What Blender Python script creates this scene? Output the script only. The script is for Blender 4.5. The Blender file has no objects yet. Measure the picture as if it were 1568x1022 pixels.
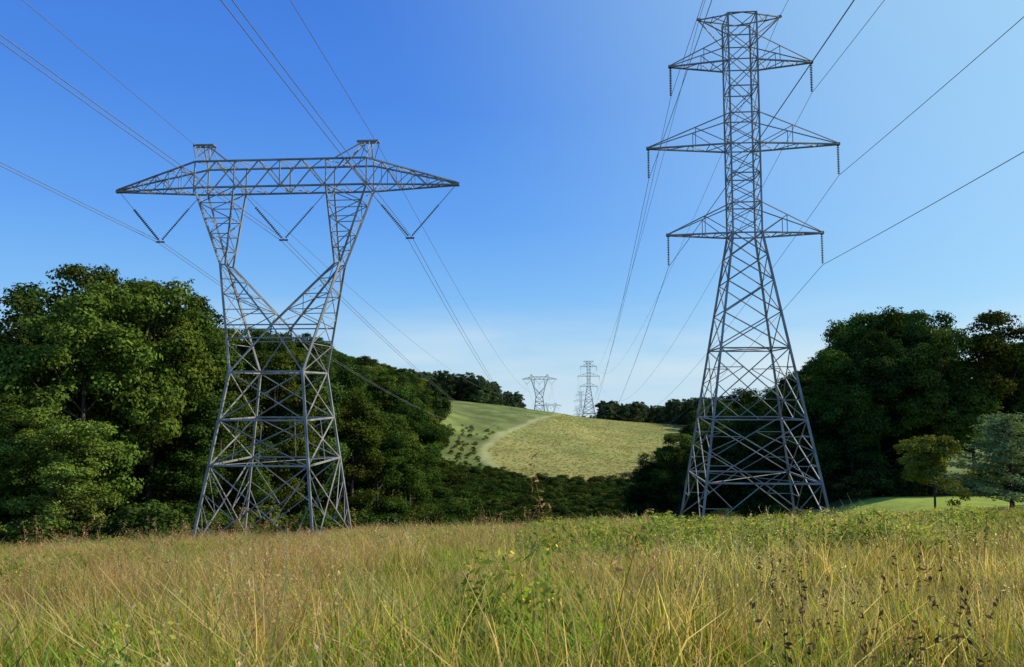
import bpy, math, random
import numpy as np
from mathutils import Vector, Matrix
random.seed(11); rng=np.random.default_rng(7)
scene=bpy.context.scene
SUN_AZ=math.radians(78); SUN_EL=math.radians(36)

# ------------------------------------------------------------------ helpers
def link(o):
    scene.collection.objects.link(o); return o
def mesh_np(name,V,F,col=None,mat=None,smooth=False):
    me=bpy.data.meshes.new(name)
    V=np.asarray(V,dtype=np.float32); F=np.asarray(F,dtype=np.int32)
    me.vertices.add(len(V)); me.vertices.foreach_set('co',V.ravel())
    k=F.shape[1]
    me.loops.add(F.size); me.loops.foreach_set('vertex_index',F.ravel())
    me.polygons.add(len(F)); me.polygons.foreach_set('loop_start',np.arange(0,F.size,k,dtype=np.int32))
    me.update(calc_edges=True); me.validate()
    if smooth: me.polygons.foreach_set('use_smooth',np.ones(len(me.polygons),dtype=bool))
    if col is not None:
        a=me.color_attributes.new('Col','FLOAT_COLOR','POINT')
        c=np.ones((len(V),4),dtype=np.float32); c[:,:3]=col
        a.data.foreach_set('color',c.ravel())
    if mat: me.materials.append(mat)
    return me
def newmat(name):
    m=bpy.data.materials.new(name); m.use_nodes=True
    nt=m.node_tree; nt.nodes.clear(); return m,nt,nt.nodes,nt.links
def sstep(a,b,x):
    t=np.clip((np.asarray(x,dtype=float)-a)/(b-a),0,1); return t*t*(3-2*t)
def vnoise(x,y,s,seed=0):
    x=np.asarray(x,dtype=float)/s; y=np.asarray(y,dtype=float)/s
    xi=np.floor(x); yi=np.floor(y); fx=x-xi; fy=y-yi
    fx=fx*fx*(3-2*fx); fy=fy*fy*(3-2*fy)
    def h(a,b):
        v=np.sin(a*127.1+b*311.7+seed*74.7)*43758.5453
        return (v-np.floor(v))*2-1
    return (h(xi,yi)*(1-fx)+h(xi+1,yi)*fx)*(1-fy)+(h(xi,yi+1)*(1-fx)+h(xi+1,yi+1)*fx)*fy

# ------------------------------------------------------------------ terrain
KY=[-2000,-600,-240,-60,0,50,70,90,110,150,190,250,350,450,560,650,900,1500,6000]
KZ=[40,34,23,8,0,-8.2,-11.6,-15.8,-20.5,-27,-26.5,-24.3,-20,-15,-12,-16.5,-30,-75,-400]
KP=[40,34,23,8,0,-8.2,-11.4,-13.0,-15.3,-21,-23,-24,-22,-18,-13,-16.5,-30,-75,-400]
def ground(X,Y):
    X=np.asarray(X,dtype=float); Y=np.asarray(Y,dtype=float)
    b=sum(np.interp(Y+d,KY,KZ) for d in (-9,-4,0,4,9))/5
    p=sum(np.interp(Y+d,KY,KP) for d in (-9,-4,0,4,9))/5
    wr=sstep(32,50,X)
    z=b*(1-wr)+p*wr
    z=z+0.041*100*np.tanh(X/100)*(1-sstep(90,200,Y))
    z=z-0.135*90*np.tanh((X-20)/90)*sstep(170,420,Y)
    z=z+21*sstep(15,78,-X)*sstep(85,140,Y)*(1-sstep(330,520,Y))
    z=z+vnoise(X,Y,9,1)*0.12*sstep(4,20,np.abs(Y))+vnoise(X,Y,37,2)*0.35*sstep(90,140,Y)
    return z
def g1(x,y): return float(ground(x,y))
def xb(Y): return np.interp(Y,[200,225,260,290,350,420,520,640],[14,3,-8,-12,-4,11,30,46])

ts=np.linspace(-1,1,441); gx=np.sinh(ts*5.2)/np.sinh(5.2)*4500
gy=np.concatenate([-2000+1980*np.linspace(0,1,60)**0.6, np.linspace(-18,130,150), 130+ (np.linspace(0.004,1,340)**1.7)*5600])
gy=np.unique(gy)
GX,GY=np.meshgrid(gx,gy); GZ=ground(GX,GY)
V=np.stack([GX.ravel(),GY.ravel(),GZ.ravel()],1)
nx=len(gx); ny=len(gy)
i=np.arange(nx-1)[None,:]+nx*np.arange(ny-1)[:,None]
F=np.stack([i,i+1,i+1+nx,i+nx],-1).reshape(-1,4)
X=V[:,0];Y=V[:,1]
def lerp(a,b,t): return a+(b-a)*t[:,None]
C=np.tile(np.array([[.07,.07,.028]]),(len(X),1))
scrub=np.array([.035,.06,.015]); meadow=np.array([.14,.165,.042]); field=np.array([.30,.265,.085]); lawn=np.array([.27,.33,.055]); path=np.array([.38,.36,.17])
C=lerp(C,scrub,sstep(75,95,Y))
C=lerp(C,meadow,sstep(200,300,Y+8*vnoise(X,Y,20,14)))
C*=(1+.35*np.clip(vnoise(X,Y,16,51)+.6*vnoise(X,Y,5,52),-1,1)*sstep(200,260,Y))[:,None]
fm=sstep(-2,3,X-xb(Y))*sstep(222,232,Y+5*vnoise(X,Y,14,4))*(1-sstep(700,760,Y))*(1-sstep(75,95,X-.1*Y))
fcol=lerp(np.tile(field,(len(X),1)),np.array([.205,.22,.062]),np.clip(.45+.6*vnoise(X,Y,30,3)+.4*vnoise(X,Y,11,33),0,1))
C=C*(1-fm[:,None])+fcol*fm[:,None]
pm=np.exp(-((X-xb(Y)+1.2*vnoise(X,Y,12,44))/2.0)**2)*sstep(235,262,Y)*(1-sstep(470,600,Y))*.7
C=lerp(C,path,pm)
lm=sstep(34,37,X)*sstep(66,70,Y)*(1-sstep(96,101,Y))
C=lerp(C,lawn,lm)
C=lerp(C,np.array([.05,.08,.04]),sstep(750,900,Y))  # far ground tinted bluish: distance haze put into the colour
C*=(1+.18*vnoise(X,Y,6,9))[:,None]

mg,nt,N,L=newmat('ground_soil_and_turf')
out=N.new('ShaderNodeOutputMaterial'); bs=N.new('ShaderNodeBsdfPrincipled'); bs.inputs['Roughness'].default_value=1; bs.inputs['Specular IOR Level'].default_value=.1
at=N.new('ShaderNodeVertexColor'); at.layer_name='Col'
tc=N.new('ShaderNodeTexCoord'); n1=N.new('ShaderNodeTexNoise'); n1.inputs['Scale'].default_value=.45; n1.inputs['Detail'].default_value=8; n1.inputs['Roughness'].default_value=.75
L.new(tc.outputs['Object'],n1.inputs['Vector'])
mr=N.new('ShaderNodeMapRange'); mr.inputs['From Min'].default_value=.3; mr.inputs['From Max'].default_value=.7; mr.inputs['To Min'].default_value=.7; mr.inputs['To Max'].default_value=1.3
L.new(n1.outputs['Fac'],mr.inputs['Value'])
mx=N.new('ShaderNodeVectorMath'); mx.operation='SCALE'
L.new(at.outputs['Color'],mx.inputs[0]); L.new(mr.outputs[0],mx.inputs['Scale']); L.new(mx.outputs[0],bs.inputs['Base Color'])
bp=N.new('ShaderNodeBump'); bp.inputs['Strength'].default_value=.5; bp.inputs['Distance'].default_value=.4
L.new(n1.outputs['Fac'],bp.inputs['Height']); L.new(bp.outputs[0],bs.inputs['Normal']); L.new(bs.outputs[0],out.inputs[0])
link(bpy.data.objects.new('ground_terrain',mesh_np('ground_terrain',V,F,C,mg,True)))

# ------------------------------------------------------------------ materials
def leaf_material(name,transl=.35,rand=.35,hue=(.48,.515),tv=1.7):
    m,nt,N,L=newmat(name)
    out=N.new('ShaderNodeOutputMaterial'); at=N.new('ShaderNodeVertexColor'); at.layer_name='Col'
    oi=N.new('ShaderNodeObjectInfo')
    hs=N.new('ShaderNodeHueSaturation')
    a=N.new('ShaderNodeMapRange'); a.inputs['To Min'].default_value=1-rand; a.inputs['To Max'].default_value=1+rand
    L.new(oi.outputs['Random'],a.inputs['Value']); L.new(a.outputs[0],hs.inputs['Value'])
    w=N.new('ShaderNodeTexWhiteNoise'); w.noise_dimensions='1D'; L.new(oi.outputs['Random'],w.inputs['W'])
    b=N.new('ShaderNodeMapRange'); b.inputs['To Min'].default_value=hue[0]; b.inputs['To Max'].default_value=hue[1]
    L.new(w.outputs['Value'],b.inputs['Value']); L.new(b.outputs[0],hs.inputs['Hue'])
    L.new(at.outputs['Color'],hs.inputs['Color'])
    d=N.new('ShaderNodeBsdfDiffuse'); t=N.new('ShaderNodeBsdfTranslucent'); mxx=N.new('ShaderNodeMixShader'); mxx.inputs[0].default_value=transl
    L.new(hs.outputs[0],d.inputs[0])
    vm=N.new('ShaderNodeVectorMath'); vm.operation='MULTIPLY'; vm.inputs[1].default_value=(tv*1.08,tv,tv*.7)
    L.new(hs.outputs[0],vm.inputs[0]); L.new(vm.outputs[0],t.inputs[0])
    L.new(d.outputs[0],mxx.inputs[1]); L.new(t.outputs[0],mxx.inputs[2]); L.new(mxx.outputs[0],out.inputs[0])
    return m
M_leaf=leaf_material('tree_foliage',.13,.42,(.475,.52))
M_grass=leaf_material('grass_blades',.48,.28,(.487,.51),1.6)
def simple(name,col,rough=.6,metal=0,noise=8,amt=.25):
    m,nt,N,L=newmat(name)
    out=N.new('ShaderNodeOutputMaterial'); bs=N.new('ShaderNodeBsdfPrincipled')
    bs.inputs['Roughness'].default_value=rough; bs.inputs['Metallic'].default_value=metal
    tc=N.new('ShaderNodeTexCoord'); n=N.new('ShaderNodeTexNoise'); n.inputs['Scale'].default_value=noise
    L.new(tc.outputs['Object'],n.inputs['Vector'])
    cr=N.new('ShaderNodeValToRGB'); cr.color_ramp.elements[0].position=.3; cr.color_ramp.elements[1].position=.7
    cr.color_ramp.elements[0].color=(*[c*(1-amt) for c in col],1); cr.color_ramp.elements[1].color=(*[c*(1+amt) for c in col],1)
    L.new(n.outputs['Fac'],cr.inputs[0]); L.new(cr.outputs[0],bs.inputs['Base Color']); L.new(bs.outputs[0],out.inputs[0])
    return m
M_steel=simple('weathered_galvanised_steel',(.27,.26,.23),.6,0,.6,.35)
M_wire=simple('aluminium_conductor',(.2,.2,.2),.5,.2)
M_ins=simple('insulator_glass',(.10,.12,.10),.3,0)
M_bark=simple('bark',(.07,.055,.04),.95,0,3,.4)

# ------------------------------------------------------------------ leaves & trees
def frames(nrm):
    n=nrm/np.linalg.norm(nrm,axis=1,keepdims=True)
    r=rng.normal(size=n.shape); a=np.cross(n,r); a/=np.linalg.norm(a,axis=1,keepdims=True)+1e-9
    return a,np.cross(n,a)
def leaf_quads(P,nrm,size,aspect=.6):
    a,b=frames(nrm); s=size[:,None]
    V=np.stack([P-a*s,P+b*s*aspect,P+a*s,P-b*s*aspect],1).reshape(-1,3)
    F=np.arange(len(P)*4).reshape(-1,4); return V,F
def tube(p,q,r0,r1,n=7):
    p=np.array(p,float);q=np.array(q,float);d=q-p;d/=np.linalg.norm(d)+1e-9
    u=np.cross(d,[.3,.9,.1]);u/=np.linalg.norm(u);v=np.cross(d,u)
    an=np.arange(n)*2*np.pi/n; ring=np.cos(an)[:,None]*u+np.sin(an)[:,None]*v
    V=np.concatenate([p+ring*r0,q+ring*r1]); i=np.arange(n); j=(i+1)%n
    return V,np.stack([i,j,j+n,i+n],1)
def joinparts(parts):
    Vs=[];Fs=[];o=0
    for V,F in parts: Vs.append(V);Fs.append(F+o);o+=len(V)
    return np.concatenate(Vs),np.concatenate(Fs)
def tree_mesh(name,H=24,R=6.5,low=.12,nleaf=26000,leaf=.27,nclump=70,base=(.045,.075,.018),pk=.55,clr=(1.1,2.3),nrand=.38,nl=9):
    cs=[]; lobes=[]
    for k in range(nl):
        h=low+.12+(.72-low)*(k+.5)/nl+.05*rng.normal(); t=min(1,max(0,(h-low)/(1-low)))
        a=k*2.4+rng.normal()*.5; prof=R*(np.sin(np.pi*min(1,t**pk*.9+.06))**.6)*rng.uniform(.5,.78)
        lobes.append((math.cos(a)*prof,math.sin(a)*prof,h*H,R*rng.uniform(.32,.52)*(1-.2*t)))
    lobes.append((rng.normal()*R*.12,rng.normal()*R*.12,H-R*.42,R*.42)); lobes.append((rng.normal()*R*.25,rng.normal()*R*.25,H*.76,R*.5)); lobes.append((0,0,H*.5,R*.6))
    lobes=np.array(lobes)
    for k in range(nclump):
        l=lobes[rng.integers(len(lobes))]; d=rng.normal(size=3); d[2]+=.3; d/=np.linalg.norm(d)
        cr=rng.uniform(*clr)*H/24; c=l[:3]+d*np.array([1,1,.9])*(l[3]-cr*.2)*rng.uniform(.8,1.15)
        c[2]=np.clip(c[2],low*H*.6,H-cr*.7); cs.append((*c,cr))
    cs=np.array(cs); w=cs[:,3]**2; w/=w.sum()
    ci=rng.choice(len(cs),nleaf,p=w)
    cen=np.array([0,0,H*.5]); outw=cs[:,:3]-cen; outw/=np.linalg.norm(outw,axis=1,keepdims=True)+1e-6
    d=rng.normal(size=(nleaf,3))+outw[ci]*.5; d[:,2]+=.2; d/=np.linalg.norm(d,axis=1,keepdims=True)
    lump=1+.22*np.sin(d[:,0]*7+ci)*np.sin(d[:,1]*6+ci*2)+.14*np.sin(d[:,2]*11+ci)
    P=cs[ci,:3]+d*(cs[ci,3]*lump*rng.uniform(.6,1.15,nleaf))[:,None]*np.array([1.08,1.08,.75])
    P[:,2]=np.maximum(P[:,2],.3)
    nr=d*.9+np.array([0,0,.2])+rng.normal(size=d.shape)*nrand
    Vl,Fl=leaf_quads(P,nr,leaf*rng.uniform(.6,1.25,nleaf),.65)
    cvar=rng.uniform(.68,1.3,len(cs))[ci]*rng.uniform(.65,1.35,nleaf)
    yel=(rng.random(nleaf)*.5+rng.random(len(cs))[ci]*.5)
    col=np.array(base)[None,:]*cvar[:,None]*np.stack([1+.35*yel,1+.1*yel,1-.1*yel],1)
    Cl=np.repeat(col,4,0)
    parts=[]; pts=[(0,0,-.6)]
    bx=by=0
    for k in range(1,7):
        bx+=rng.normal()*.018*H/2;by+=rng.normal()*.018*H/2;pts.append((bx*.4,by*.4,H*.86*k/6))
    r0=H*.017
    for k in range(6): parts.append(tube(pts[k],pts[k+1],r0*(1-k/6.6),r0*(1-(k+1)/6.6)))
    for k in rng.choice(len(cs),min(24,len(cs)),replace=False):
        c=cs[k]; hz=max(H*.1,c[2]*.72); f=np.clip(hz/(H*.86),0,.98)*6; a0=np.array(pts[int(f)]); a1=np.array(pts[min(6,int(f)+1)]); s=a0+(a1-a0)*(f-int(f))
        m=(s+c[:3])/2+np.array([0,0,-.03*H]); r=r0*(1-f/6.6)*.5
        parts.append(tube(s,m,r,r*.6,5)); parts.append(tube(m,c[:3],r*.6,r*.2,5))
    Vt,Ft=joinparts(parts)
    V=np.concatenate([Vl,Vt]);F=np.concatenate([Fl,Ft+len(Vl)])
    Cc=np.concatenate([Cl,np.tile([[.05,.04,.03]],(len(Vt),1))])
    me=mesh_np(name,V,F,Cc,M_leaf); me.materials.append(M_bark)
    mi=np.zeros(len(F),dtype=np.int32); mi[len(Fl):]=1
    if len(me.polygons)==len(F): me.polygons.foreach_set('material_index',mi)
    me['H']=H
    return me
TREES=[tree_mesh('broadleaf_%d'%k,24,rng.uniform(5.4,7.4),rng.uniform(.05,.12),36000,.19,140,
        base=[(.046,.086,.016),(.038,.074,.019),(.060,.094,.016),(.042,.082,.015),(.074,.104,.018),(.033,.064,.015)][k],pk=rng.uniform(.5,.8),clr=(.75,1.75)) for k in range(6)]
LIGHTTREE=tree_mesh('light_broadleaf',24,7.6,.04,38000,.19,190,base=(.080,.122,.022),pk=.6,clr=(.7,1.6))
BUSH=[tree_mesh('bush_%d'%k,2.6,1.7,.0,1600,.11,22,base=[(.036,.066,.014),(.032,.060,.013),(.07,.098,.02)][k],clr=(3.5,6.5)) for k in range(3)]
TREEL=[tree_mesh('distant_tree_%d'%k,24,6.8,.02,4000,.55,80,base=(.052,.082,.036),clr=(.9,2)) for k in range(3)]  # bluer leaf colour paints aerial haze onto the far crowns

def add_tree(x,y,h,k=None,name='deciduous_tree',mesh=None,wide=1.0):
    me=mesh or TREES[k if k is not None else random.randrange(len(TREES))]
    o=bpy.data.objects.new(name,me); s=h/me['H']
    wf=wide*(min(1.35,(24/h)**.5) if h>11 else 1)
    o.location=(x,y,g1(x,y)-.2); o.scale=(s*wf,s*wf,s); o.rotation_euler=(0,0,random.uniform(0,6.28)); return link(o)

# ------------------------------------------------------------------ GN scatter
def scatter(name,protos,P,rotz,scl,idx,tilt=None):
    col=bpy.data.collections.new(name+'_parts')
    for k,me in enumerate(protos):
        col.objects.link(bpy.data.objects.new('%s_part_%02d'%(name,k),me))
    me=bpy.data.meshes.new(name); n=len(P)
    me.vertices.add(n); me.vertices.foreach_set('co',np.asarray(P,dtype=np.float32).ravel())
    rot=np.zeros((n,3),dtype=np.float32); rot[:,2]=rotz
    if tilt is not None: rot[:,:2]=tilt
    a=me.attributes.new('rot','FLOAT_VECTOR','POINT'); a.data.foreach_set('vector',rot.ravel())
    s=np.asarray(scl,dtype=np.float32); 
    if s.ndim==1: s=np.repeat(s[:,None],3,1)
    a=me.attributes.new('scl','FLOAT_VECTOR','POINT'); a.data.foreach_set('vector',np.ascontiguousarray(s).ravel())
    a=me.attributes.new('pidx','INT','POINT'); a.data.foreach_set('value',np.asarray(idx,dtype=np.int32))
    ob=link(bpy.data.objects.new(name,me))
    ng=bpy.data.node_groups.new(name+'_scatter','GeometryNodeTree')
    ng.interface.new_socket('Geometry',in_out='INPUT',socket_type='NodeSocketGeometry')
    ng.interface.new_socket('Geometry',in_out='OUTPUT',socket_type='NodeSocketGeometry')
    N=ng.nodes;L=ng.links
    gi=N.new('NodeGroupInput');go=N.new('NodeGroupOutput')
    ip=N.new('GeometryNodeInstanceOnPoints'); ci=N.new('GeometryNodeCollectionInfo')
    ci.inputs['Collection'].default_value=col; ci.inputs['Separate Children'].default_value=True; ci.inputs['Reset Children'].default_value=True
    def na(nm,t):
        q=N.new('GeometryNodeInputNamedAttribute'); q.data_type=t; q.inputs['Name'].default_value=nm
        return [o for o in q.outputs if o.name=='Attribute' and o.enabled][0]
    L.new(gi.outputs[0],ip.inputs['Points']); L.new(ci.outputs[0],ip.inputs['Instance'])
    ip.inputs['Pick Instance'].default_value=True
    L.new(na('pidx','INT'),ip.inputs['Instance Index']); L.new(na('rot','FLOAT_VECTOR'),ip.inputs['Rotation']); L.new(na('scl','FLOAT_VECTOR'),ip.inputs['Scale'])
    L.new(ip.outputs[0],go.inputs[0])
    md=ob.modifiers.new('scatter','NODES'); md.node_group=ng
    return ob

# ------------------------------------------------------------------ forests
def left_edge(Y): return np.interp(Y,[60,72,80,100,120,150,180,230,300,400,500,560],[-42,-38,-33,-31,-26,-20,-16,-22,-38,-52,-75,-90])
def right_edge(Y): return np.interp(Y,[80,96,104,125,150,180,220,280,400,560],[130,105,52,48,48,52,52,70,105,140])
# mature canopy line of each wood (top-of-canopy gradient by bearing, measured on site from the field)
def canopy(x,y,lo=13,hi=33):
    b=x/y
    if x<0:
        s=np.interp(b,[-.9,-.70,-.60,-.48,-.45,-.42,-.36,-.27,-.24,-.20,-.13,-.08],[.125,.148,.165,.168,.135,.092,.083,.076,.055,.045,.022,.012])
        if y<195 and b>-.28: s=min(s,np.interp(b,[-.28,-.25,-.2,-.12,-.08],[.076,.05,.018,-.006,-.03]))
    else:
        s=np.interp(b,[.28,.34,.44,.455,.50,.56,.59,.62,.65,.75,1.2],[-.02,.012,.045,.095,.112,.108,.078,.082,.118,.122,.12])
    return float(np.clip(1.7+s*y-g1(x,y),lo,hi))
near=[];far=[]
def poisson(x0,x1,y0,y1,sp,cond):
    pts=[]
    nx_=int((x1-x0)/sp);ny_=int((y1-y0)/sp)
    for a in range(nx_):
        for b in range(ny_):
            x=x0+(a+.5+random.uniform(-.38,.38))*sp; y=y0+(b+.5+random.uniform(-.38,.38))*sp
            if cond(x,y): pts.append((x,y))
    return pts
L1=poisson(-120,-14,64,190,8.2,lambda x,y:x<left_edge(y) and x>left_edge(y)-32)
for x,y in L1:
    d=left_edge(y)-x
    h=canopy(x,y)*random.choice((1.02,1,.96,.9,.8))-(3 if d<5 else 0)
    if y<74: h=min(h,random.uniform(13,17))
    (near if (y<125 and d<22) else far).append((x,y,h))
for x,y in poisson(-190,-20,190,560,10,lambda x,y:x<left_edge(y) and x>left_edge(y)-45): far.append((x,y,canopy(x,y,11,26)*random.uniform(.78,1.05)))
R1=poisson(45,170,84,200,8.2,lambda x,y:x>right_edge(y) and x<right_edge(y)+(34 if y>104 else 60))
for x,y in R1:
    d=x-right_edge(y)
    h=canopy(x,y)*random.choice((1.02,1,.96,.88,.8))-(3 if (d<5 and y>104) else 0)
    (near if (y<130 and d<22) else far).append((x,y,h))
for x,y in poisson(50,260,200,560,11,lambda x,y:x>right_edge(y) and x<right_edge(y)+50): far.append((x,y,random.uniform(17,23)))
for x,y,h in near: add_tree(x,y,h,mesh=LIGHTTREE if (y<76 and x<-36) else None)
def do_scatter_trees(name,pts,protos,H):
    P=np.array([(x,y,g1(x,y)-.2) for x,y,h in pts]); s=np.array([h/H for *_,h in pts])
    n=len(P); wf=np.clip((1/np.maximum(s,.3))**.5,.85,1.35)*rng.uniform(.92,1.2,n); sc=np.stack([s*wf]*2+[s],1)
    scatter(name,protos,P,rng.uniform(0,6.28,n),sc,rng.integers(0,len(protos),n))
do_scatter_trees('woodland_trees',far,TREES,24)
dist=[]
for x,y in poisson(-420,-2,600,720,10,lambda x,y: x<min(8,(-30+.22*(y-590)))): dist.append((x,y,random.uniform(18,26)))
for x,y in poisson(-600,1300,800,1000,15,lambda x,y: abs(x-(.077*y-10))>48): dist.append((x,y,random.uniform(19,28)))
for x,y in poisson(-30,420,1250,1400,14,lambda x,y: True): dist.append((x,y,random.uniform(22,30)))
for x,y in poisson(120,700,540,700,12,lambda x,y: x>.19*y+12): dist.append((x,y,random.uniform(16,23)))
for x,y in poisson(62,120,640,780,10,lambda x,y: x>.105*y+10): dist.append((x,y,random.uniform(14,19)))
do_scatter_trees('distant_treeline',dist,TREEL,24)
for (x,y,h,w) in [(30,134,18,1.0),(36,140,20,.9),(43,138,19,1.0),(41,150,23,1),(25.5,138,15,.95),(47,126,19,1)]:
    add_tree(x,y,h,wide=w)
B=[];
for x,y in poisson(-70,60,66,240,2.2,lambda x,y:True):
    if x<left_edge(y)-4 or x>right_edge(y)+3: continue
    if y>222 and x>xb(y)-1: continue
    if y<84 and x>-26: continue
    if y<80 and x>left_edge(y)+6: continue
    if x>34 and y<108 and x<right_edge(y)-4: continue
    e=min(abs(x-left_edge(y)),abs(x-right_edge(y)))
    s=random.uniform(.35,.85)+(.9*random.random() if e<7 else 0)+(.5*random.random()**3)
    if y<100 and x>-30: s*=.7
    B.append((x,y,s))
for x,y in poisson(-60,10,236,420,3.6,lambda x,y:left_edge(y)-2<x<xb(y)-3):
    if random.random()<.8*(1-(y-236)/150): B.append((x,y,random.uniform(.2,.65)))
P=np.array([(x,y,g1(x,y)-.15) for x,y,s in B]); n=len(P); s=np.array([b[2] for b in B])
scatter('valley_scrub',BUSH,P,rng.uniform(0,6.28,n),np.stack([s*1.25,s*1.25,s],1),rng.choice(3,n,p=[.42,.40,.18]))

me=tree_mesh('small_tree_mesh',7.5,3.0,.2,14000,.125,120,base=(.20,.23,.04),clr=(1.3,2.4),pk=.55)
add_tree(44.5,79,8.0,mesh=me,name='small_maple_tree')
def pine_mesh(name,H=9,R=4.2):
    PP=[];NN=[];parts=[tube((0,0,-.4),(0,0,H*.95),.17,.03)]
    for k in range(95):
        z=H*(.1+.88*(k/95)); t=z/H; Lb=R*(1-t)**.6*rng.uniform(.65,1.1)+.3; a=rng.random()*6.28
        e=np.array([math.cos(a)*Lb,math.sin(a)*Lb,z+Lb*.22]); parts.append(tube((0,0,z),e,.05,.012,5))
        m=int(150*Lb/R)+30; u=rng.uniform(.25,1.05,m)[:,None]
        p=np.array([0,0,z])+(e-np.array([0,0,z]))*u+rng.normal(size=(m,3))*np.array([.28,.28,.13])
        PP.append(p); NN.append(rng.normal(size=(m,3))+np.array([0,0,.7]))
    P=np.concatenate(PP);Q=np.concatenate(NN)
    Vl,Fl=leaf_quads(P,Q,rng.uniform(.1,.2,len(P)),.3)
    cl=np.repeat(np.array([[.12,.185,.07]])*rng.uniform(.6,1.4,(len(P),1)),4,0)
    Vt,Ft=joinparts(parts)
    me=mesh_np(name,np.concatenate([Vl,Vt]),np.concatenate([Fl,Ft+len(Vl)]),np.concatenate([cl,np.tile([[.05,.04,.03]],(len(Vt),1))]),M_leaf)
    me['H']=H; return me
pm_=pine_mesh('pine_mesh')
add_tree(48,72,9.4,mesh=pm_,name='white_pine_tree',wide=1.4)
add_tree(61,76,11,mesh=pm_,name='white_pine_tree',wide=1.15)

# ------------------------------------------------------------------ grass
def blades(n,rad,h0,h1,w,lean,c0,c1,var=.3,levels=4,droop=1.0):
    a=rng.random(n)*6.28; r=rad*np.sqrt(rng.random(n)); bx=np.cos(a)*r;by=np.sin(a)*r
    h=rng.uniform(h0,h1,n); da=rng.random(n)*6.28; ln=lean*rng.uniform(.1,1.3,n)*h
    wa=da+rng.uniform(.8,2.2,n)
    V=np.zeros((n,levels,2,3)); C=np.zeros((n,levels,2,3)); cv=rng.uniform(1-var,1+var,n); mixv=rng.random(n)
    for k in range(levels):
        t=k/(levels-1); off=ln*t**(1.8); z=h*(t-.25*droop*lean*t**3)
        ww=w*(1-t**1.5*.92)*rng.uniform(.9,1.1,n)
        cx=bx+np.cos(da)*off; cy=by+np.sin(da)*off
        for s,sg in ((0,-1),(1,1)):
            V[:,k,s,0]=cx+np.cos(wa)*ww*sg*.5; V[:,k,s,1]=cy+np.sin(wa)*ww*sg*.5; V[:,k,s,2]=z
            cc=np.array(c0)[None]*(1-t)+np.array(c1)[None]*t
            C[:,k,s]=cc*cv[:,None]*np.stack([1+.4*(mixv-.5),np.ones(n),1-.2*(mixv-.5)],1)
    base=np.arange(n)[:,None]*levels*2; k=np.arange(levels-1)[None]*2
    i0=base+k; F=np.stack([i0,i0+1,i0+3,i0+2],-1).reshape(-1,4)
    return V.reshape(-1,3),F,C.reshape(-1,3),V.mean(2)
def merge(parts):
    Vs=[];Fs=[];Cs=[];o=0
    for V,F,C in parts: Vs.append(V);Fs.append(F+o);Cs.append(C);o+=len(V)
    return np.concatenate(Vs),np.concatenate(Fs),np.concatenate(Cs)
def along(tips,t0,t1,m,spread,size,col,asp=.4):
    n,lv,_=tips.shape
    t=rng.uniform(t0,t1,(n,m))*(lv-1); i=np.clip(t.astype(int),0,lv-2); f=(t-i)[...,None]
    r=np.arange(n)[:,None]; p=tips[r,i]*(1-f)+tips[r,i+1]*f
    p=(p+rng.normal(size=p.shape)*spread).reshape(-1,3)
    nr=rng.normal(size=p.shape)
    V,F=leaf_quads(p,nr,size*rng.uniform(.6,1.3,len(p)),asp)
    return V,F,np.repeat(np.array(col)[None]*rng.uniform(.7,1.3,(len(p),1)),4,0)
GR=[]
def grassmesh(nm,parts):
    V,F,C=merge(parts); me=mesh_np(nm,V,F,C,M_grass); GR.append(me); return me
for q in range(2): #0,1
    a_=blades(34,.24,.4,1.0,.016,.5,(.05,.06,.012),(.34,.35,.055))[:3]; b_=blades(18,.24,.4,1.1,.014,.55,(.16,.125,.045),(.58,.46,.18))[:3]  # dark root colour here and in lush_grass paints shaded gaps between blades
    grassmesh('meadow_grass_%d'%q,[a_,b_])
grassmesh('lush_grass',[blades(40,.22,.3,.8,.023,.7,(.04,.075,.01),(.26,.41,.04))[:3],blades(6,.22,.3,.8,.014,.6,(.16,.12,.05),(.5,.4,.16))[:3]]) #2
for q in range(2): #3,4
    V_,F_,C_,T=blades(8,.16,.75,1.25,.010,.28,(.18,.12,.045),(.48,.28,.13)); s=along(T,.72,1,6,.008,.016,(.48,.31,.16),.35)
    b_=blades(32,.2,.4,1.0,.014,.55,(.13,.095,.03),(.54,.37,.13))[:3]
    grassmesh('bluestem_%d'%q,[(V_,F_,C_),s,b_])
for q in range(2): #5,6
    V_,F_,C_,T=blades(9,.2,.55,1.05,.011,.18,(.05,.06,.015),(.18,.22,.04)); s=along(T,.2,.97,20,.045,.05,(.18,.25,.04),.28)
    s2=along(T,.9,1,8,.022,.017,(.45,.40,.08) if q else (.30,.30,.08),.6)
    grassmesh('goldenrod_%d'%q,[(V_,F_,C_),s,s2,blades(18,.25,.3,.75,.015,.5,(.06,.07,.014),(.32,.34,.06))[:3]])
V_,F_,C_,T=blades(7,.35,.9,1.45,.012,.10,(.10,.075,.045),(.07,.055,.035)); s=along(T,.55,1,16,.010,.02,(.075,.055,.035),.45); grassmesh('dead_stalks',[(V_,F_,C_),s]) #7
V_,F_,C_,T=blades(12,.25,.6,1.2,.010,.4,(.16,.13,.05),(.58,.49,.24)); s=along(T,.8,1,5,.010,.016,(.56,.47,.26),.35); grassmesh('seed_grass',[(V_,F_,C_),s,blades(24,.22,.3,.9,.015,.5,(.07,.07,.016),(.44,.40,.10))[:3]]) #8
V_,F_,C_,T=blades(5,.12,1.25,1.65,.010,.22,(.22,.15,.06),(.46,.27,.13)); s=along(T,.8,1,22,.016,.02,(.46,.28,.15),.3); grassmesh('tall_plume_grass',[(V_,F_,C_),s]) #9

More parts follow.
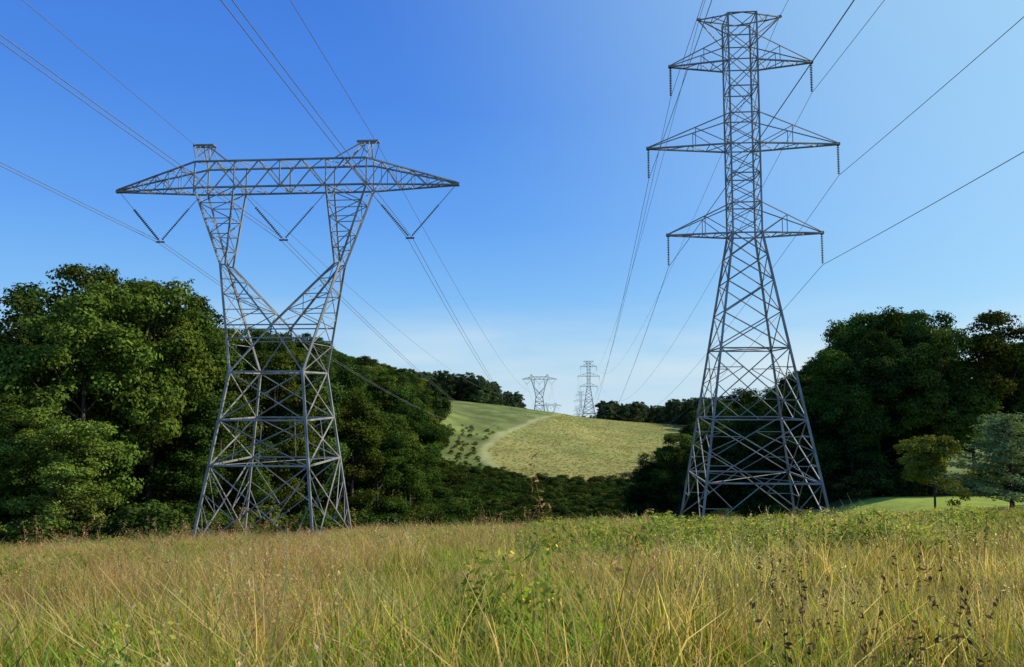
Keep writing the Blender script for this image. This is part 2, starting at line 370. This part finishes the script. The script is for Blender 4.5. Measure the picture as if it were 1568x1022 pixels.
P=[];S=[];I=[]
def fill(y0,y1,dens,sc,w=.82,pad=2.5):
    area=(y1-y0)*((y0+y1)*w+2*pad); n=int(area*dens)
    y=np.sqrt(rng.uniform(y0**2,y1**2,n)); x=rng.uniform(-1,1,n)*(w*y+pad)
    u=x/np.maximum(y,1)
    nA=vnoise(x,y,2.2,11)+.6*vnoise(x,y,6,12)+.35*vnoise(x,y,.8,13); nB=vnoise(x,y,3.1,21)+.5*vnoise(x,y,1.1,22); r=rng.random(n)
    idx=rng.integers(0,2,n)
    side=np.clip((u+.1)*1.6,-.2,.9)
    red=(nA-side>.12)&(r<.40); idx[red]=rng.integers(3,5,red.sum())
    tan=(nB>-.1)&(r>.60)&(r<.88); idx[tan]=8
    weed=(nB+side*.9<-.5)&(r<.4)&~red; idx[weed]=rng.integers(5,7,weed.sum())
    weed2=(u>.02)&(y>16)&(r<.5)&(nA<.4); idx[weed2]=rng.integers(5,7,weed2.sum())
    lush=((nA<-.4)|((y<6)&(np.abs(u+.05)<.6)&(nB<.1)))&(r>.4)&~red; idx[lush]=2
    dead=(u>.30)&(u<.64)&(y<16)&(r>.95)&(nB>-.3); idx[dead]=7
    pl=(u<.12)&(y>5)&(y<30)&(r>.975)&(nA>-.3); idx[pl]=9
    pl2=(np.abs(x+19.5)<9)&(y>46)&(y<58)&(r>.86); idx[pl2]=9
    keep=~((x>33)&(y>66))
    s=sc*rng.uniform(.55,1.2,n)*(1+.28*vnoise(x,y,3,5)+.2*vnoise(x,y,1.2,6))
    s=s*(1-.45*sstep(38,55,y)*sstep(8,25,x))
    x=x[keep];y=y[keep];idx=idx[keep];s=s[keep]
    P.append(np.stack([x,y,ground(x,y)-.03],1));S.append(s);I.append(idx)
fill(1.9,4.5,44,.92); fill(4.5,10,22,1.08); fill(10,22,10,1.1); fill(22,45,4.2,1.08,.8); fill(45,84,2.1,1.1,.78)
P=np.concatenate(P);S=np.concatenate(S);I=np.concatenate(I);n=len(P)
w=np.interp(P[:,1],[8,22,45,80],[1,1.4,2.1,2.9])
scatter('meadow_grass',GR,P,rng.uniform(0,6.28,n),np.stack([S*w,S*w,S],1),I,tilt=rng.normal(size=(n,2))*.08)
HG=[mesh_np('hill_tuft_%d'%q,*(lambda b:(b[0],b[1],b[2]))(blades(26,.3,.4,1.0,.05,.5,c0,c1)),M_grass) for q,(c0,c1) in enumerate((((.23,.22,.065),(.31,.30,.09)),((.17,.20,.05),(.23,.26,.06)),((.28,.24,.09),(.38,.33,.13))))]
n=12000; y=226+400*rng.random(n)**1.2; x=rng.uniform(-15,120,n)
k=(x>xb(y)+2.5)&(x<.1*y+85)
x=x[k];y=y[k];n=len(x)
scatter('hillside_grass',HG,np.stack([x,y,ground(x,y)],1),rng.uniform(0,6.28,n),np.stack([rng.uniform(1.0,1.9,n)]*2+[rng.uniform(.25,.6,n)],1),rng.choice(3,n,p=[.5,.3,.2]))

# ------------------------------------------------------------------ towers
class Lat:
    def __init__(s): s.V=[];s.F=[]
    def b(s,p,q,t=.09):
        p=Vector(p);q=Vector(q);d=q-p
        if d.length<1e-4:return
        d.normalize(); u=d.cross(Vector((.13,.31,.94))) if abs(d.z)<.95 else d.cross(Vector((1,0,0)))
        u.normalize(); v=d.cross(u); o=len(s.V); h=t/2
        for c in (p-d*h*.3,q+d*h*.3):
            for a,e in ((-1,-1),(1,-1),(1,1),(-1,1)): s.V.append(tuple(c+u*h*a+v*h*e))
        for k in range(4): s.F.append((o+k,o+(k+1)%4,o+4+(k+1)%4,o+4+k))
        s.F.append((o+3,o+2,o+1,o)); s.F.append((o+4,o+5,o+6,o+7))
    def zz(s,A0,A1,B0,B1,n,t=.07,rung=True,x=False):
        A0,A1,B0,B1=map(Vector,(A0,A1,B0,B1))
        a=[A0.lerp(A1,k/n) for k in range(n+1)]; b=[B0.lerp(B1,k/n) for k in range(n+1)]
        for k in range(n):
            if x or k%2==0: s.b(a[k],b[k+1],t)
            if x or k%2==1: s.b(b[k],a[k+1],t)
            if rung and k>0: s.b(a[k],b[k],t)
    def mesh(s,name): 
        me=bpy.data.meshes.new(name); me.from_pydata(s.V,[],s.F); me.materials.append(M_steel); return me
def insul(mesh_parts,p,q,r=.125,n=18,rod=.03):
    p=np.array(p,float);q=np.array(q,float)
    mesh_parts.append(tube(p,q,rod,rod,6)); d=(q-p)/n
    for k in range(n):
        c=p+d*(k+.5); mesh_parts.append(tube(c-d*.32,c,.05,r,9)); mesh_parts.append(tube(c,c+d*.14,r,.05,9))
def face4(L_,w0,w1,z0,z1,n,t,x=True,hor=.1):
    c=[(-1,-1),(1,-1),(1,1),(-1,1)]
    for k in range(4):
        a=c[k];b=c[(k+1)%4]
        A0=(a[0]*w0,a[1]*w0,z0);A1=(a[0]*w1,a[1]*w1,z1);B0=(b[0]*w0,b[1]*w0,z0);B1=(b[0]*w1,b[1]*w1,z1)
        L_.zz(A0,A1,B0,B1,n,t,False,x)
        if hor: L_.b(A1,B1,hor)
def waist_tower(k=1.0):
    L_=Lat(); leg=.19*k; br=.085*k; sm=.055*k
    w=lambda z:4.85-(4.85-3.0)*z/14.05
    zs=[0,6.7,10.2,14.05]
    for sx in(-1,1):
        for sy in(-1,1): L_.b((sx*w(-1.4),sy*w(-1.4),-1.4),(sx*3,sy*3,14.05),leg)
    for a,b in zip(zs[:-1],zs[1:]): face4(L_,w(a),w(b),a,b,1,br,True,br*1.5)
    c=[(-1,-1),(1,-1),(1,1),(-1,1)]
    for i in range(4):
        a=Vector((c[i][0],c[i][1],0));b=Vector((c[(i+1)%4][0],c[(i+1)%4][1],0))
        m=(a+b)/2
        for e,f in((a,b),(b,a)):
            for z,tt in((2.2,.3),(4.6,.35)):
                leg_p=Vector((e.x*w(z),e.y*w(z),z))
                diag=Vector((e.x*w(0),e.y*w(0),0)).lerp(Vector((f.x*w(6.7),f.y*w(6.7),6.7)),z/6.7*.55)
                L_.b(leg_p,diag,sm)
                L_.b(diag,Vector((e.x*w(z+1.8),e.y*w(z+1.8),z+1.8)),sm)
        p=m*w(6.7);p.z=6.7;q=m*w(10.2);q.z=10.2; L_.b(p,q,sm)
    L_.b((-w(6.7),-w(6.7),6.7),(w(6.7),w(6.7),6.7),sm);L_.b((w(6.7),-w(6.7),6.7),(-w(6.7),w(6.7),6.7),sm)
    L_.b((-3,-3,14.05),(3,3,14.05),sm);L_.b((3,-3,14.05),(-3,3,14.05),sm)
    EZ=23.2;BZ=29.65;TZ=31.9;CZ=17.9
    lp=lambda a,b,t:tuple(a[i]+(b[i]-a[i])*t for i in range(3))
    for sx in(-1,1):
        O={};I_={}
        for sy in(-1,1):
            e=(sx*5.15,sy*.75,EZ); ei=(sx*4.7,sy*.75,EZ-.1); cr=(0,sy*2.1,CZ); wv=(sx*3,sy*3,14.05)
            L_.b(wv,e,leg*.9); L_.b(cr,ei,leg*.75); L_.b(cr,wv,br*1.2)
            t=(16.8-14.05)/(EZ-14.05); mid=lp(wv,e,t)
            L_.b(mid,(0,sy*2.4,16.8),br)
            L_.b((0,sy*2.4,16.8),(0,sy*2.1,CZ),br)
            s0=lp(wv,e,.42); L_.zz(s0,e,cr,ei,4,sm,True,False)
            L_.b(cr,s0,br)
            bo=(sx*7.4,sy*1.2,BZ); bi=(sx*3.95,sy*1.2,BZ)
            L_.b(e,bo,leg*.8); L_.b(ei,bi,leg*.7); L_.b(e,ei,br)
            L_.zz(e,bo,ei,bi,5,sm,True,False)
            O[sy]=(wv,e,bo);I_[sy]=(cr,ei,bi)
        L_.zz(O[-1][0],O[-1][1],O[1][0],O[1][1],4,sm,True,True)
        L_.zz(I_[-1][0],I_[-1][1],I_[1][0],I_[1][1],4,sm,True,False)
        L_.zz(O[-1][1],O[-1][2],O[1][1],O[1][2],5,sm,True,False)
        L_.zz(I_[-1][1],I_[-1][2],I_[1][1],I_[1][2],5,sm,True,False)
        for sy in(-1,1):
            tt=(sx*14.85,sy*.1,BZ+.1);tu=(sx*14.85,sy*.1,BZ+.28)
            a=(sx*7.4,sy*1.2,BZ);u=(sx*7.4,sy*1.2,TZ)
            L_.b(a,tt,br*1.35);L_.b(u,tu,br*1.35)
            L_.zz(a,tt,u,tu,6,sm,True,False)
        L_.zz((sx*7.4,-1.2,BZ),(sx*14.85,-.1,BZ+.1),(sx*7.4,1.2,BZ),(sx*14.85,.1,BZ+.1),6,sm,True,False)
        L_.zz((sx*7.4,-1.2,TZ),(sx*14.85,-.1,BZ+.28),(sx*7.4,1.2,TZ),(sx*14.85,.1,BZ+.28),6,sm,True,False)
        L_.b((sx*14.6,0,BZ+.15),(sx*15.0,0,BZ+.15),.26*k)
        PZ=33.65
        for sy in(-1,1):
            L_.b((sx*6.3,sy*.25,PZ),(sx*8.1,sy*.25,PZ),br*1.5)
            L_.b((sx*6.9,sy*.25,PZ),(sx*4.6,sy*1.2,TZ),br); L_.b((sx*7.4,sy*.25,PZ),(sx*7.4,sy*1.2,TZ),br)
            L_.b((sx*6.3,sy*.25,PZ),(sx*7.4,sy*.9,TZ+.5),sm); L_.b((sx*6.9,sy*.25,PZ),(sx*6,sy*1.2,TZ),sm)
            L_.b((sx*8.1,sy*.25,PZ),(sx*7.4,sy*1.1,TZ+.3),sm)
        for xx in(6.3,7.2,8.1): L_.b((sx*xx,-.25,PZ),(sx*xx,.25,PZ),br)
        L_.b((sx*6.9,.2,PZ),(sx*6.0,-1.2,TZ),sm)
    for sy in(-1,1):
        L_.b((-7.4,sy*1.2,BZ),(7.4,sy*1.2,BZ),br*1.5);L_.b((-7.4,sy*1.2,TZ),(7.4,sy*1.2,TZ),br*1.5)
        L_.zz((-7.4,sy*1.2,BZ),(7.4,sy*1.2,BZ),(-7.4,sy*1.2,TZ),(7.4,sy*1.2,TZ),8,br,False,False)
        for xx in(-7.4,-3.95,0,3.95,7.4): L_.b((xx,sy*1.2,BZ),(xx,sy*1.2,TZ),br)
    for z in(BZ,TZ): L_.zz((-7.4,-1.2,z),(7.4,-1.2,z),(-7.4,1.2,z),(7.4,1.2,z),8,sm,True,False)
    ip=[];hg=Lat()
    for cx,half in((-10.9,3.75),(0,3.85),(10.9,3.75)):
        bot=np.array((cx,0,BZ-4.35))
        for s in(-1,1):
            top=np.array((cx+s*half,0,BZ)); m=top+(bot-top)*.34
            hg.b(tuple(top),tuple(m),.04*k); insul(ip,m,top+(bot-top)*.96,.13*k,20,.035*k)
        hg.b((cx-.35,0,bot[2]),(cx+.35,0,bot[2]),.12*k)
    Vv,Ff=joinparts(ip)
    att=[(-10.9,BZ-4.4),(0,BZ-4.4),(10.9,BZ-4.4)]; ew=[(-7.9,33.6),(7.9,33.6)]
    return L_.mesh('lattice'),mesh_np('insulators',Vv,Ff,None,M_ins,False),hg.mesh('hangers'),att,ew
def column_tower(k=1.0):
    L_=Lat(); leg=.18*k; br=.08*k; sm=.055*k
    w=lambda z:5.1-3.85*z/24.7 if z<24.7 else 1.25
    T=44.7
    for sx in(-1,1):
        for sy in(-1,1):
            L_.b((sx*w(-2),sy*w(-2),-2),(sx*1.25,sy*1.25,24.7),leg); L_.b((sx*1.25,sy*1.25,24.7),(sx*1.25,sy*1.25,T),leg*.75)
    for a,b,hz in((3.4,8.5,1),(8.5,14.5,1),(14.5,17.6,0),(17.6,20.4,0),(20.4,22.7,0),(22.7,24.7,1)):
        face4(L_,w(a),w(b),a,b,1,br,True,br*1.2 if hz else 0)
    c=[(-1,-1),(1,-1),(1,1),(-1,1)]
    for i in range(4):
        a=Vector((c[i][0],c[i][1],0));b=Vector((c[(i+1)%4][0],c[(i+1)%4][1],0));m=(a+b)/2
        def q(v,z): return Vector((v.x*w(z),v.y*w(z),z))
        L_.b(q(a,3.4),q(b,3.4),br*1.7)
        L_.b(q(a,-.6),q(m,3.4),br);L_.b(q(b,-.6),q(m,3.4),br)
        for e in(a,b):
            L_.b(q(e,1.4),q(e,-.6).lerp(q(m,3.4),.5),sm); L_.b(q(e,3.4),q(e,-.6).lerp(q(m,3.4),.5),sm)
            for z0,z1 in((3.4,8.5),(8.5,14.5)):
                f=b if e is a else a; h=z1-z0
                d1=q(e,z0).lerp(q(f,z1),.27); L_.b(q(e,z0+h*.27),d1,sm); L_.b(q(e,z0+h*.5),d1,sm)
                d2=q(e,z1).lerp(q(f,z0),.27); L_.b(q(e,z0+h*.73),d2,sm); L_.b(q(e,z0+h*.5),d2,sm)
                L_.b(q(m,z0),d1,sm)
    for z in(3.4,14.5):
        L_.b((-w(z),-w(z),z),(w(z),w(z),z),sm);L_.b((w(z),-w(z),z),(-w(z),w(z),z),sm)
    lv=[24.7,27.4,30.05,32.7,35.5,37.95,40.4,42.6,T]
    for a,b in zip(lv[:-1],lv[1:]): face4(L_,1.25,1.25,a,b,2 if b-a>2.5 else 1,sm,True,br)
    ip=[]
    for z,zt,Lx in((24.7,27.4,6.7),(32.7,35.5,8.35),(40.3,42.6,6.25)):
        for sx in(-1,1):
            tp=(sx*Lx,0,z+.1)
            for sy in(-1,1):
                a=(sx*1.25,sy*1.25,z);u=(sx*1.25,sy*1.25,zt)
                L_.b(a,(sx*Lx,sy*.08,z+.08),br*1.5);L_.b(u,(sx*Lx,sy*.08,z+.2),br*.9)
                t=.42; pa=Vector(a).lerp(Vector(tp),t);pu=Vector(u).lerp(Vector(tp),t)
                L_.b(pa,pu,sm); L_.b(Vector(a),pu,sm)
            L_.zz((sx*1.25,-1.25,z),(sx*Lx,-.08,z+.08),(sx*1.25,1.25,z),(sx*Lx,.08,z+.08),4,sm,True,False)
            L_.b((sx*(Lx-.25),0,z+.12),(sx*(Lx+.15),0,z+.12),.22*k)
            insul(ip,(sx*Lx,0,z),(sx*Lx,0,z-2.65),.13*k,17,.035*k)
    for sx in(-1,1):
        for sy in(-1,1):
            L_.b((0,sy*1.25,T),(sx*3.6,sy*.08,T),br*1.1); L_.b((sx*3.6,sy*.08,T),(sx*1.25,sy*1.25,42.6),br)
            L_.b((sx*2.5,sy*.5,T),(sx*1.25,sy*1.25,43.7),sm)
        L_.zz((sx*1.25,-1.25,T),(sx*3.6,-.08,T),(sx*1.25,1.25,T),(sx*3.6,.08,T),2,sm,True,False)
        L_.b((sx*3.4,0,T),(sx*3.75,0,T+.12),.2*k)
    Vv,Ff=joinparts(ip)
    att=[(sx*Lx,z-2.75) for z,Lx in((24.7,6.7),(32.7,8.35),(40.3,6.25)) for sx in(-1,1)]
    return L_.mesh('lattice'),mesh_np('insulators',Vv,Ff,None,M_ins,False),None,att,[(-3.6,T),(3.6,T)]
ROT=-math.atan(.076)
def place(parts,x,y,zb=None,name='transmission_tower'):
    e=bpy.data.objects.new(name,None); z=g1(x,y) if zb is None else zb
    e.location=(x,y,z); e.rotation_euler=(0,0,ROT); link(e)
    for nm,me in(('steel_lattice',parts[0]),('insulators',parts[1]),('hangers',parts[2])):
        if me is None: continue
        o=bpy.data.objects.new(nm,me); o.parent=e; link(o)
    return (x,y,z)
W1=waist_tower(1.0);W2=waist_tower(2.0);C1=column_tower(1.0);C2=column_tower(2.0)
dirx=.076
wp=[place(W1,-19.4-dirx*302,-240,g1(-42,-240)),place(W1,-19.4,62,-10.75),place(W2,24,650),place(W2,24+dirx*430,1080),place(W2,24+dirx*850,1500)]
cp=[place(C1,20.7-dirx*305,-240,g1(-2,-240)),place(C1,20.7,65,-9.1),place(C2,60.5,585),place(C2,60.5+dirx*380,965),place(C2,60.5+dirx*760,1345)]
# ------------------------------------------------------------------ wires
splines=[]
cr_,sr_=math.cos(ROT),math.sin(ROT)
def att_pt(base,a): return Vector((base[0]+a[0]*cr_,base[1]+a[0]*sr_,base[2]+a[1]))
def wire(p,q,sag,off=(0,0,0),n=60):
    pts=[]
    for k in range(n+1):
        t=(k/n); v=p.lerp(q,t)+Vector(off); v.z-=4*sag*t*(1-t); pts.append(v)
    splines.append(pts)
for line,parts,sags,bun in((wp,W1,(3,25,13,13),True),(cp,C1,(7,26,12,12),False)):
    for i in range(4):
        for a in parts[3]:
            for o in ((-.22,0,0),(.22,0,0)) if bun else ((0,0,0),):
                wire(att_pt(line[i],a),att_pt(line[i+1],a),sags[i],o)
        for a in parts[4]:
            wire(att_pt(line[i],a),att_pt(line[i+1],a),sags[i]*.75-(1.0 if i==0 else 0))
def curveobj(name,spl,r):
    cu=bpy.data.curves.new(name,'CURVE'); cu.dimensions='3D'; cu.bevel_depth=r; cu.bevel_resolution=1
    for pts in spl:
        s=cu.splines.new('POLY'); s.points.add(len(pts)-1)
        for k,p in enumerate(pts): s.points[k].co=(*p,1)
    cu.materials.append(M_wire); return link(bpy.data.objects.new(name,cu))
curveobj('power_lines',splines,.022)

# ------------------------------------------------------------------ sky, sun, camera
w=bpy.data.worlds.new('World'); scene.world=w; w.use_nodes=True
try: w.cycles.sampling_method='NONE'
except Exception as ex: print(ex)
nt=w.node_tree;N=nt.nodes;L=nt.links
bg=N['Background']; sky=N.new('ShaderNodeTexSky'); sky.sky_type='NISHITA'; sky.sun_disc=False
sky.sun_elevation=SUN_EL; sky.sun_rotation=SUN_AZ; sky.altitude=0; sky.air_density=1.0; sky.dust_density=.5; sky.ozone_density=1.5
d=Vector((math.sin(SUN_AZ)*math.cos(SUN_EL),math.cos(SUN_AZ)*math.cos(SUN_EL),math.sin(SUN_EL)))
tc=N.new('ShaderNodeTexCoord'); sp=N.new('ShaderNodeSeparateXYZ'); L.new(tc.outputs['Generated'],sp.inputs[0])
mxz=N.new('ShaderNodeMath'); mxz.operation='MAXIMUM'; mxz.inputs[1].default_value=.02; L.new(sp.outputs['Z'],mxz.inputs[0])
cb=N.new('ShaderNodeCombineXYZ'); L.new(sp.outputs['X'],cb.inputs[0]);L.new(sp.outputs['Y'],cb.inputs[1]);L.new(mxz.outputs[0],cb.inputs[2])
L.new(cb.outputs[0],sky.inputs['Vector'])
ramp=N.new('ShaderNodeValToRGB'); R=ramp.color_ramp
R.elements[0].position=0; R.elements[0].color=(.56,.76,.90,1)
R.elements[1].position=1; R.elements[1].color=(.02,.09,.42,1)
for p,c in((.05,(.38,.66,.93,1)),(.12,(.20,.51,.95,1)),(.22,(.115,.37,.93,1)),(.36,(.062,.255,.84,1)),(.55,(.040,.18,.74,1))):
    e=R.elements.new(p); e.color=c
L.new(mxz.outputs[0],ramp.inputs[0])
dt=N.new('ShaderNodeVectorMath'); dt.operation='DOT_PRODUCT'; dt.inputs[1].default_value=d; L.new(tc.outputs['Generated'],dt.inputs[0])
gr=N.new('ShaderNodeMapRange'); gr.interpolation_type='SMOOTHSTEP'; gr.inputs['From Min'].default_value=.22; gr.inputs['From Max'].default_value=1.0; gr.inputs['To Min'].default_value=0; gr.inputs['To Max'].default_value=.88
L.new(dt.outputs['Value'],gr.inputs['Value'])
m1=N.new('ShaderNodeMixRGB'); m1.inputs[2].default_value=(.48,.82,1.0,1); L.new(gr.outputs[0],m1.inputs[0]); L.new(ramp.outputs[0],m1.inputs[1])
mp=N.new('ShaderNodeMapping'); mp.inputs['Scale'].default_value=(2.2,2.2,11); mp.inputs['Rotation'].default_value=(0,.25,0); L.new(tc.outputs['Generated'],mp.inputs[0])
cn=N.new('ShaderNodeTexNoise'); cn.inputs['Scale'].default_value=1.6; cn.inputs['Detail'].default_value=5; L.new(mp.outputs[0],cn.inputs['Vector'])
c1=N.new('ShaderNodeMapRange'); c1.inputs['From Min'].default_value=.42; c1.inputs['From Max'].default_value=.72; c1.inputs['To Max'].default_value=.6; L.new(cn.outputs['Fac'],c1.inputs['Value'])
c2=N.new('ShaderNodeMapRange'); c2.interpolation_type='SMOOTHSTEP'; c2.inputs['From Min'].default_value=.15; c2.inputs['From Max'].default_value=.02; c2.inputs['To Min'].default_value=0; c2.inputs['To Max'].default_value=1; L.new(sp.outputs['Z'],c2.inputs['Value'])
cm=N.new('ShaderNodeMath'); cm.operation='MULTIPLY'; L.new(c1.outputs[0],cm.inputs[0]); L.new(c2.outputs[0],cm.inputs[1])
m3=N.new('ShaderNodeMixRGB'); m3.inputs[2].default_value=(.80,.88,.93,1); L.new(cm.outputs[0],m3.inputs[0]); L.new(m1.outputs[0],m3.inputs[1])
sc_=N.new('ShaderNodeVectorMath'); sc_.operation='SCALE'; sc_.inputs['Scale'].default_value=1/.12; L.new(m3.outputs[0],sc_.inputs[0])
m2=N.new('ShaderNodeMixRGB'); m2.inputs[0].default_value=.88; L.new(sky.outputs[0],m2.inputs[1]); L.new(sc_.outputs[0],m2.inputs[2])
L.new(m2.outputs[0],bg.inputs[0]); bg.inputs[1].default_value=.12
sd=bpy.data.lights.new('sun','SUN'); sd.energy=5; sd.angle=math.radians(.5); sd.color=(1,.94,.80)
so=link(bpy.data.objects.new('sun',sd))
so.rotation_euler=d.to_track_quat('Z','Y').to_euler(); so.location=(60,-20,60)
cd=bpy.data.cameras.new('camera'); cd.lens=26; cd.sensor_width=36; cd.clip_start=.05; cd.clip_end=12000
co=link(bpy.data.objects.new('camera',cd)); co.location=(0,0,1.7); co.rotation_euler=(math.radians(94.5),0,0); scene.camera=co
scene.view_settings.view_transform='Standard'; scene.view_settings.look='None'; scene.view_settings.exposure=0
print('near trees',len(near),'far',len(far),'dist',len(dist),'bushes',len(B),'grass',len(P))
